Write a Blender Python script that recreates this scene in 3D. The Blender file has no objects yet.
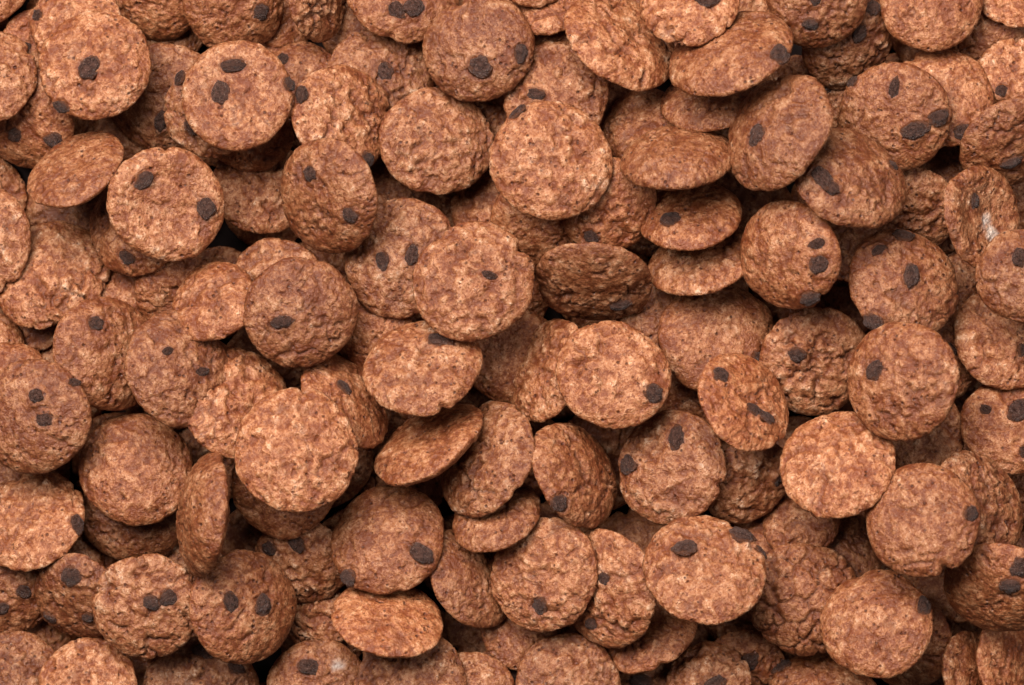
import bpy, math
import numpy as np
from mathutils import Vector, Matrix

MM = 0.001
scene = bpy.context.scene
col = scene.collection

# ------------------------------------------------------------------ camera
cam_data = bpy.data.cameras.new("camera")
cam = bpy.data.objects.new("camera", cam_data)
col.objects.link(cam)
cam.location = (0, 0, 534.51 * MM)
cam_data.sensor_width = 36.0
cam_data.lens = 36.0 * 520.0 / 122.88
cam_data.clip_start = 0.01
cam_data.clip_end = 10.0
cam_data.dof.use_dof = True
cam_data.dof.focus_distance = (520.0 + 0.5) * MM
cam_data.dof.aperture_fstop = 28.0
scene.camera = cam

# ------------------------------------------------------------------ light
world = bpy.data.worlds.new("World")
scene.world = world
world.use_nodes = True
wbg = world.node_tree.nodes["Background"]
wbg.inputs["Color"].default_value = (0.82, 0.9, 1.0, 1)
wbg.inputs["Strength"].default_value = 0.055

def softbox(name, loc, target, sx, sy, power, colour):
    d = bpy.data.lights.new(name, 'AREA')
    d.shape = 'RECTANGLE'
    d.size, d.size_y = sx, sy
    d.energy = power
    d.color = colour
    o = bpy.data.objects.new(name, d)
    o.location = loc
    o.rotation_euler = (Vector(target) - Vector(loc)).to_track_quat('-Z', 'Y').to_euler()
    col.objects.link(o)

softbox("window_light", (-0.17, 0.31, 0.54), (0, 0, 0), 0.56, 0.42, 13.2, (1.0, 0.975, 0.945))
softbox("reflector_light", (0.45, 0.05, 0.50), (0, 0, 0), 0.45, 0.45, 1.5, (1.0, 0.98, 0.96))

scene.view_settings.view_transform = 'Standard'
scene.view_settings.look = 'None'
scene.view_settings.exposure = 0.0
scene.view_settings.gamma = 1.0
scene.view_settings.use_curve_mapping = False

# ------------------------------------------------------------------ materials
def nn(nt, kind, **kw):
    n = nt.nodes.new(kind)
    for k, v in kw.items():
        setattr(n, k, v)
    return n

def new_mat(name):
    m = bpy.data.materials.new(name)
    m.use_nodes = True
    nt = m.node_tree
    return m, nt, nt.nodes["Principled BSDF"]

def tex_vector(nt, offset_scale):
    tc = nn(nt, "ShaderNodeTexCoord")
    oi = nn(nt, "ShaderNodeObjectInfo")
    ml = nn(nt, "ShaderNodeMath", operation='MULTIPLY')
    nt.links.new(oi.outputs["Random"], ml.inputs[0])
    ml.inputs[1].default_value = offset_scale
    ad = nn(nt, "ShaderNodeVectorMath", operation='ADD')
    nt.links.new(tc.outputs["Object"], ad.inputs[0])
    nt.links.new(ml.outputs[0], ad.inputs[1])
    return ad.outputs[0], oi

def noise(nt, vec, scale, detail=4.0, rough=0.6, dist=0.0):
    n = nn(nt, "ShaderNodeTexNoise")
    nt.links.new(vec, n.inputs["Vector"])
    n.inputs["Scale"].default_value = scale
    n.inputs["Detail"].default_value = detail
    n.inputs["Roughness"].default_value = rough
    n.inputs["Distortion"].default_value = dist
    return n.outputs["Fac"]

def ramp(nt, fac, stops):
    r = nn(nt, "ShaderNodeValToRGB")
    nt.links.new(fac, r.inputs["Fac"])
    el = r.color_ramp.elements
    while len(el) < len(stops):
        el.new(0.5)
    for e, (p, c) in zip(el, stops):
        e.position = p
        e.color = (c, c, c, 1) if not isinstance(c, tuple) else (*c, 1)
    return r.outputs["Color"]

def mix(nt, fac, a, b, mode='MIX'):
    m = nn(nt, "ShaderNodeMix", data_type='RGBA', blend_type=mode)
    for sock, v in ((m.inputs[0], fac), (m.inputs[6], a), (m.inputs[7], b)):
        if isinstance(v, (int, float)):
            sock.default_value = v
        elif isinstance(v, tuple):
            sock.default_value = (*v, 1)
        else:
            nt.links.new(v, sock)
    return m.outputs[2]

def math_node(nt, op, a, b):
    m = nn(nt, "ShaderNodeMath", operation=op)
    for sock, v in ((m.inputs[0], a), (m.inputs[1], b)):
        if isinstance(v, (int, float)):
            sock.default_value = v
        else:
            nt.links.new(v, sock)
    return m.outputs[0]

CREAM = (0.58, 0.372, 0.248)
PALE = (0.385, 0.170, 0.080)
TAN = (0.255, 0.086, 0.031)
RUST = (0.132, 0.030, 0.008)
SPECK = (0.050, 0.012, 0.006)

def crumb_material():
    m, nt, bs = new_mat("cocoa_crumb")
    vec, oi = tex_vector(nt, 3.0)
    att = nn(nt, "ShaderNodeAttribute", attribute_name="crumb")      # R: puffed grain, G: white sugar fleck, B: rust crumb and painted shade in crevices
    sep = nn(nt, "ShaderNodeSeparateColor")
    nt.links.new(att.outputs["Color"], sep.inputs[0])
    broad = noise(nt, vec, 330.0, 2, 0.6, 0.6)
    mott = noise(nt, vec, 950.0, 4, 0.72, 1.0)
    fleck = noise(nt, vec, 1750.0, 3, 0.75, 1.4)
    grain = noise(nt, vec, 3600.0, 2, 0.75)
    gv = nn(nt, "ShaderNodeTexVoronoi", feature='F1')
    nt.links.new(vec, gv.inputs["Vector"])
    gv.inputs["Scale"].default_value = 1500.0
    gran = math_node(nt, 'SUBTRACT', 1.0, math_node(nt, 'POWER', gv.outputs["Distance"], 1.6))
    # cocoa tone: gentle patches, pale where a grain puffed up
    def spread(sock, mid, k):
        return math_node(nt, 'MULTIPLY', math_node(nt, 'SUBTRACT', sock, mid), k)
    tone = math_node(nt, 'ADD', 0.455, spread(broad, 0.5, 0.50))
    for part in (spread(mott, 0.5, 0.26), spread(sep.outputs[0], 0.42, 0.36), spread(grain, 0.5, 0.56), spread(gran, 0.68, 0.15)):
        tone = math_node(nt, 'ADD', tone, part)
    base = ramp(nt, tone, [(0.31, RUST), (0.46, TAN), (0.62, PALE), (0.82, CREAM)])
    # rust flecks
    base = mix(nt, ramp(nt, fleck, [(0.55, 0.0), (0.60, 0.92)]), base, RUST)
    base = mix(nt, math_node(nt, 'MULTIPLY', sep.outputs[2], 0.85), base, (0.100, 0.023, 0.007))  # crevices darkened in the colour: redder crumb plus painted shade
    # small pores with darker cocoa
    vo = nn(nt, "ShaderNodeTexVoronoi", feature='F1')
    nt.links.new(vec, vo.inputs["Vector"])
    vo.inputs["Scale"].default_value = 1150.0
    vo.inputs["Randomness"].default_value = 1.0
    pore_mask = ramp(nt, noise(nt, vec, 520.0, 2, 0.5), [(0.46, 0.0), (0.58, 1.0)])
    pore = math_node(nt, 'MULTIPLY', ramp(nt, vo.outputs["Distance"], [(0.10, 1.0), (0.30, 0.0)]), pore_mask)
    base = mix(nt, math_node(nt, 'MULTIPLY', pore, 0.9), base, SPECK)
    # white sugar fleck
    base = mix(nt, math_node(nt, 'MULTIPLY', sep.outputs[1], ramp(nt, mott, [(0.36, 0.2), (0.6, 1.0)])), base, (0.66, 0.55, 0.47))
    # each piece baked a little differently
    hs = nn(nt, "ShaderNodeHueSaturation")
    nt.links.new(base, hs.inputs["Color"])
    rv = nn(nt, "ShaderNodeMapRange")
    nt.links.new(oi.outputs["Random"], rv.inputs[0])
    rv.inputs[3].default_value, rv.inputs[4].default_value = 0.80, 1.14
    oc = nn(nt, "ShaderNodeSeparateColor")
    nt.links.new(oi.outputs["Color"], oc.inputs[0])               # how pale this piece was baked
    nt.links.new(math_node(nt, 'MULTIPLY', rv.outputs[0], oc.outputs[0]), hs.inputs["Value"])
    nt.links.new(hs.outputs[0], bs.inputs["Base Color"])
    rg = ramp(nt, grain, [(0.38, 0.60), (0.62, 0.30)])
    nt.links.new(rg, bs.inputs["Roughness"])
    bs.inputs["Specular IOR Level"].default_value = 0.32
    # relief
    h = math_node(nt, 'ADD', math_node(nt, 'MULTIPLY', mott, 0.08), math_node(nt, 'MULTIPLY', grain, 0.45))
    h = math_node(nt, 'ADD', h, math_node(nt, 'MULTIPLY', gran, 0.34))
    h = math_node(nt, 'ADD', h, math_node(nt, 'MULTIPLY', fleck, -0.14))
    h = math_node(nt, 'SUBTRACT', h, math_node(nt, 'MULTIPLY', pore, 0.35))
    bp = nn(nt, "ShaderNodeBump")
    bp.inputs["Strength"].default_value = 1.0
    bp.inputs["Distance"].default_value = 0.00042
    nt.links.new(h, bp.inputs["Height"])
    nt.links.new(bp.outputs[0], bs.inputs["Normal"])
    return m

def chip_material():
    m, nt, bs = new_mat("dark_chocolate")
    vec, oi = tex_vector(nt, 5.0)
    n1 = noise(nt, vec, 2.2, 4, 0.7)
    n2 = noise(nt, vec, 7.0, 3, 0.7)
    c = mix(nt, ramp(nt, n1, [(0.38, 0.0), (0.68, 1.0)]), (0.030, 0.012, 0.008), (0.110, 0.050, 0.035))
    c = mix(nt, ramp(nt, n2, [(0.57, 0.0), (0.68, 0.7)]), c, (0.24, 0.15, 0.12))  # sparse glints painted into the chocolate colour
    # cocoa crumb clinging round the foot of the chip
    tc = nn(nt, "ShaderNodeTexCoord")
    sx = nn(nt, "ShaderNodeSeparateXYZ")
    nt.links.new(tc.outputs["Object"], sx.inputs[0])
    foot = math_node(nt, 'ADD', sx.outputs[2], math_node(nt, 'MULTIPLY', math_node(nt, 'SUBTRACT', n1, 0.5), 0.8))
    c = mix(nt, ramp(nt, foot, [(0.10, 0.75), (0.26, 0.0)]), c, (0.150, 0.050, 0.022))
    nt.links.new(c, bs.inputs["Base Color"])
    bs.inputs["Roughness"].default_value = 0.26
    bs.inputs["Specular IOR Level"].default_value = 0.42
    bp = nn(nt, "ShaderNodeBump")
    bp.inputs["Strength"].default_value = 1.0
    bp.inputs["Distance"].default_value = 0.0005
    nt.links.new(math_node(nt, 'ADD', n1, n2), bp.inputs["Height"])
    nt.links.new(bp.outputs[0], bs.inputs["Normal"])
    return m

def tray_material():
    m, nt, bs = new_mat("dark_tray")
    vec, oi = tex_vector(nt, 1.0)
    c = ramp(nt, noise(nt, vec, 300.0, 4), [(0.3, (0.008, 0.005, 0.0045)), (0.7, (0.016, 0.010, 0.009))])
    nt.links.new(c, bs.inputs["Base Color"])
    bs.inputs["Roughness"].default_value = 0.9
    bs.inputs["Specular IOR Level"].default_value = 0.05
    return m

CRUMB, CHIP, TRAY = crumb_material(), chip_material(), tray_material()

# ------------------------------------------------------------------ surface under the pile
tw, th_, tz = 0.095, 0.072, 0.004
me = bpy.data.meshes.new("table_surface")
v = [(sx * tw, sy * th_, z) for z in (-tz, -0.0002) for sx, sy in ((-1, -1), (1, -1), (1, 1), (-1, 1))]
me.from_pydata(v, [], [(3, 2, 1, 0), (4, 5, 6, 7), (0, 1, 5, 4), (1, 2, 6, 5), (2, 3, 7, 6), (3, 0, 4, 7)])
me.materials.append(TRAY)
table = bpy.data.objects.new("table_surface", me)
table["kind"] = "structure"
col.objects.link(table)

# ------------------------------------------------------------------ noise (numpy)
def _hash(ix, iy, iz, seed):
    h = (ix.astype(np.int64) * 374761393 + iy.astype(np.int64) * 668265263 + iz.astype(np.int64) * 2147483647 + seed * 974634777) & 0xFFFFFFFF
    h = ((h ^ (h >> 13)) * 1274126177) & 0xFFFFFFFF
    h = ((h ^ (h >> 16)) * 2246822519) & 0xFFFFFFFF
    return h ^ (h >> 15)

def vnoise(p, seed):
    """smooth value noise in -1..1"""
    i = np.floor(p).astype(np.int64)
    f = p - i
    f = f * f * f * (f * (f * 6 - 15) + 10)
    out = 0.0
    for dx in (0, 1):
        wx = f[:, 0] if dx else 1 - f[:, 0]
        for dy in (0, 1):
            wy = f[:, 1] if dy else 1 - f[:, 1]
            for dz in (0, 1):
                wz = f[:, 2] if dz else 1 - f[:, 2]
                out = out + wx * wy * wz * (_hash(i[:, 0] + dx, i[:, 1] + dy, i[:, 2] + dz, seed) / 2147483648.0 - 1)
    return out

def worley(p, seed, cap=0.85):
    """nearest and second nearest feature distance, the nearest cell's value, and a field of rounded grains of uneven height"""
    i = np.floor(p).astype(np.int64)
    d1 = np.full(len(p), 9.0); d2 = np.full(len(p), 9.0); cid = np.zeros(len(p)); puff = np.zeros(len(p))
    for dx in (-1, 0, 1):
        for dy in (-1, 0, 1):
            for dz in (-1, 0, 1):
                c = [i[:, 0] + dx, i[:, 1] + dy, i[:, 2] + dz]
                h = _hash(c[0], c[1], c[2], seed)
                q = [c[k] + ((h >> (10 * k)) & 1023) / 1023.0 for k in range(3)]
                s2 = (q[0] - p[:, 0]) ** 2 + (q[1] - p[:, 1]) ** 2 + (q[2] - p[:, 2]) ** 2
                d = np.sqrt(s2)
                val = (h >> 5 & 255) / 255.0
                puff = np.maximum(puff, (0.3 + 0.7 * val) * (1 - s2 / cap ** 2))
                near = d < d1
                d2 = np.where(near, d1, np.minimum(d2, d))
                cid = np.where(near, val, cid)
                d1 = np.where(near, d, d1)
    return d1, d2, cid, puff

# ------------------------------------------------------------------ cookie shape
N = 72            # cells across the face
def build_topology():
    """a square grid wrapped onto the face of the disc, ring strips down over the rim and under it"""
    g = np.linspace(-1, 1, N + 1)
    U, V = np.meshgrid(g, g, indexing='ij')
    rho = np.maximum(np.abs(U), np.abs(V))
    big = np.abs(U) >= np.abs(V)
    with np.errstate(divide='ignore', invalid='ignore'):
        ang = np.where(big, np.pi / 4 * V / np.where(U == 0, 1, U), np.pi / 2 - np.pi / 4 * U / np.where(V == 0, 1, V))
    ang = np.where(big & (U < 0), ang + np.pi, ang)
    ang = np.where(~big & (V < 0), ang + np.pi, ang)
    idx = np.arange((N + 1) ** 2).reshape(N + 1, N + 1)
    quads = np.stack([idx[:-1, :-1], idx[1:, :-1], idx[1:, 1:], idx[:-1, 1:]], -1).reshape(-1, 4)
    border = np.concatenate([idx[:-1, 0], idx[-1, :-1], idx[:0:-1, -1], idx[0, :0:-1]])
    n = len(border)
    bang = ang.ravel()[border]
    rings = [0.985, 0.95, 0.89, 0.80, 0.62, 0.36, 0.10]
    rr, aa, fq = [], [], []
    prev = border
    base = (N + 1) ** 2
    for q in rings:
        cur = np.arange(base, base + n); base += n
        rr.append(np.full(n, q)); aa.append(bang)
        fq.append(np.stack([prev, cur, np.roll(cur, -1), np.roll(prev, -1)], -1))
        prev = cur
    quads = np.concatenate([quads] + fq)
    return rho.ravel(), ang.ravel(), np.concatenate(rr), np.concatenate(aa), quads, prev

RHO, ANG, BQ, BANG, QUADS, LAST = build_topology()
FACES = [tuple(int(i) for i in q) for q in QUADS] + [tuple(int(i) for i in LAST)]
TOP = {'s': .35, 'l': .29, 'c': .29, 'k': .37, 'f': .20, 'b': .29, 'd': .46}
BOTTOM = {'s': .16, 'l': .17, 'c': .16, 'k': .16, 'f': .32, 'b': .24, 'd': .22}
#            lump  small  crack  wrinkle  plate size   (mm)
RELIEF = {'s': (.20, .11, .22, .03, 3.0), 'l': (.74, .28, .26, .0, 2.5), 'c': (.38, .18, .80, .0, 3.4),
          'k': (.06, .10, .70, .0, 2.5), 'f': (.12, .09, .10, .04, 2.8), 'b': (.30, .16, .20, .03, 2.4),
          'd': (.16, .11, .12, .05, 2.4)}

def lens(q):
    return np.clip(1 - q ** 2.2, 0, 1) ** 0.60

def cookie_mesh(name, R, style, seed, flecks=(), chips=()):
    rs = np.random.RandomState(seed)
    q = np.concatenate([0.62 * np.sin(RHO * np.pi / 2) + 0.38 * RHO, BQ])
    a = np.concatenate([ANG, BANG])
    nt = len(RHO)
    top = np.arange(len(q)) < nt
    zt = TOP[style] * lens(q)
    if style == 'b':
        zt = zt - 0.25 * np.exp(-(q / 0.66) ** 4)
    z = np.where(top, zt, -BOTTOM[style] * lens(q)) * R
    # uneven outline
    cx, sy = np.cos(a), np.sin(a)
    circ = np.stack([cx * 1.1, sy * 1.1, np.full_like(a, 0.5)], 1)
    out = 1 + 0.045 * vnoise(circ * 0.9 + 3, seed) + 0.016 * vnoise(circ * 2.4, seed + 1) + 0.007 * vnoise(circ * 6.0, seed + 2)
    edge = np.clip((q - 0.55) / 0.45, 0, 1) ** 2
    nbites = rs.randint(0, 3) if style in 'lck' else rs.randint(0, 2)
    for _ in range(nbites):
        b = rs.uniform(0, 2 * np.pi); w = rs.uniform(0.05, 0.13); dep = rs.uniform(0.035, 0.12)
        d = np.angle(np.exp(1j * (a - b)))
        out = out - dep * np.exp(-(d / w) ** 2) * edge
    ell = 1 + 0.025 * np.cos(2 * (a - rs.uniform(0, 6.28)))
    r = q * R * out * ell
    P = np.stack([r * cx, r * sy, z], 1)
    # slow warp of the whole piece
    P[:, 2] += 0.035 * R * vnoise(P / R * 1.3 + 9, seed + 3)
    T = R * 0.36
    nrm = np.stack([P[:, 0] / R ** 2 , P[:, 1] / R ** 2, z / T ** 2 + np.where(top, 0.02, -0.02)], 1)
    nrm /= np.linalg.norm(nrm, axis=1)[:, None]
    lump, small, crack, wrink, plate = RELIEF[style]
    S0 = rs.uniform(0, 50, 3)
    Q = P + S0
    warp = np.stack([vnoise(Q * 0.9, seed + 4), vnoise(Q * 0.9, seed + 5), vnoise(Q * 0.9, seed + 6)], 1)
    fine_warp = np.stack([vnoise(Q * 2.6, seed + 7), vnoise(Q * 2.6, seed + 8), vnoise(Q * 2.6, seed + 9)], 1)
    puff = worley((Q + 0.40 * warp + 0.10 * fine_warp) / 1.35, seed + 10)[3]
    mask = np.clip(0.6 + 0.9 * vnoise(Q * 0.45, seed + 11), 0.12, 1.2)
    calm = 1 - 0.85 * edge
    D = lump * calm * (puff - 0.45) * mask
    spuff = worley((Q + 0.16 * fine_warp) / 0.66, seed + 12)[3]
    D += small * calm * (spuff - 0.45)
    # plates parted by cracks
    wob = 0.35 if style == 'k' else 0.6
    f1, f2, fid, _ = worley((Q * (1, 1, 0.35) + wob * warp + 0.10 * fine_warp) / plate, seed + 13)
    cmask = np.clip(0.30 + 1.4 * vnoise(Q * 0.38 + 7, seed + 14), 0.0, 1.0)
    if style == 'k':
        cmask = np.clip(cmask + 0.7, 0, 1)
    gap = f2 - f1
    pillow = 1 - (1 - np.clip(gap / 0.30, 0, 1)) ** 2.4
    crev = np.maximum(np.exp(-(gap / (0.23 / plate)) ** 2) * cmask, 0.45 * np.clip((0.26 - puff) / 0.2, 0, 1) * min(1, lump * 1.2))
    D -= 0.30 * crack ** 0.5 * (1 - 0.5 * edge) * np.exp(-(gap / (0.27 / plate)) ** 2) * cmask
    D += crack * (1 - 0.6 * edge) * cmask * (pillow * (0.75 + 0.5 * (fid - 0.5) * np.clip(gap / 0.3, 0, 1)) - 0.6)
    # long winding cracks
    wind = vnoise(Q * 0.40 + 0.35 * warp + 0.10 * fine_warp + 31, seed + 19)
    long_crack = np.exp(-(wind / 0.095) ** 2) * np.clip(2.2 * vnoise(Q * 0.33 + 13, seed + 20) + 0.35, 0, 1) * (1 - 0.7 * edge)
    D -= 0.42 * long_crack
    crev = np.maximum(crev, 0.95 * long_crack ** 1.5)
    # stretched wrinkles
    t = rs.uniform(0, np.pi)
    ax = np.array([np.cos(t), np.sin(t), 0]); ay = np.array([-np.sin(t), np.cos(t), 0])
    W = np.stack([(Q + 0.5 * warp) @ ax * 0.7, (Q + 0.5 * warp) @ ay * 2.6, Q[:, 2]], 1)
    D += calm * wrink * (1 - 2 * np.abs(vnoise(W, seed + 15)))
    D += 0.03 * vnoise(Q * 4.2, seed + 16) + 0.10 * vnoise(Q * 0.7, seed + 17)
    # pits
    p1, p2, pid, _ = worley(Q / 0.95 + 4, seed + 18)
    pit = np.exp(-(p1 / 0.24) ** 2) * (pid > 0.5)
    D -= 0.26 * calm * pit
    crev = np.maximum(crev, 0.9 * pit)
    # dough risen and stained round each chip
    for (u, v, cr, stretch, ang) in chips:
        t = math.radians(ang)
        ex = (P[:, 0] - u * R) * math.cos(t) + (P[:, 1] - v * R) * math.sin(t)
        ey = (P[:, 1] - v * R) * math.cos(t) - (P[:, 0] - u * R) * math.sin(t)
        d = np.sqrt((ex / math.sqrt(stretch)) ** 2 + (ey * math.sqrt(stretch)) ** 2) + 0.10 * fine_warp[:, 0]
        D += np.where(top, 0.17 * np.exp(-((d - 1.12 * cr) / 0.26) ** 2), 0)
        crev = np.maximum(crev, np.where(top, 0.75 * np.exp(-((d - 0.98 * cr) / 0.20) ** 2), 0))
    P = P + nrm * D[:, None]
    me = bpy.data.meshes.new(name)
    me.from_pydata((P * MM).tolist(), [], FACES)
    me.shade_smooth()
    # colour attribute: which grains puffed up pale, and where sugar sticks
    ca = me.color_attributes.new("crumb", 'FLOAT_COLOR', 'POINT')
    pale = (0.6 * puff + 0.5 * spuff) * (1.1 if style in 'lbc' else 0.85)
    white = np.zeros(len(P))
    for fx, fy, fr in flecks:
        dd = np.hypot(P[:, 0] / R - fx + 0.10 * warp[:, 0], P[:, 1] / R - fy + 0.10 * warp[:, 1])
        white = np.maximum(white, 0.85 * np.clip(1.25 - dd / fr, 0, 1) ** 1.3)
    white *= top
    buf = np.stack([pale, white, crev, np.ones(len(P))], 1).astype(np.float32)
    ca.data.foreach_set("color", buf.ravel())
    me.materials.append(CRUMB)
    return me, P[:nt]

def chip_mesh(seed):
    """a squat ragged drop of chocolate, unit radius"""
    import bmesh
    bm = bmesh.new()
    bmesh.ops.create_icosphere(bm, subdivisions=3, radius=1.0)
    p = np.array([v.co[:] for v in bm.verts])
    r = 1 + 0.18 * vnoise(p * 0.9 + 5, seed) + 0.19 * vnoise(p * 2.1, seed + 1) + 0.10 * vnoise(p * 4.5, seed + 2)
    p = p * r[:, None]
    p[:, 2] = np.where(p[:, 2] > 0, p[:, 2] * 0.54, p[:, 2] * 0.4)
    for v, c in zip(bm.verts, p):
        v.co = c
    me = bpy.data.meshes.new("chocolate_chip")
    bm.to_mesh(me)
    bm.free()
    me.shade_smooth()
    me.materials.append(CHIP)
    return me

CHIPS = [chip_mesh(900 + 7 * k) for k in range(12)]

def placed(obj, x, y, z, n, e):
    n = Vector(n).normalized()
    e = Vector(e)
    e = (e - n * e.dot(n)).normalized()
    m = Matrix((e, n.cross(e), n)).transposed().to_4x4()
    m.translation = (x * MM, y * MM, z * MM)
    obj.matrix_world = m

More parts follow.
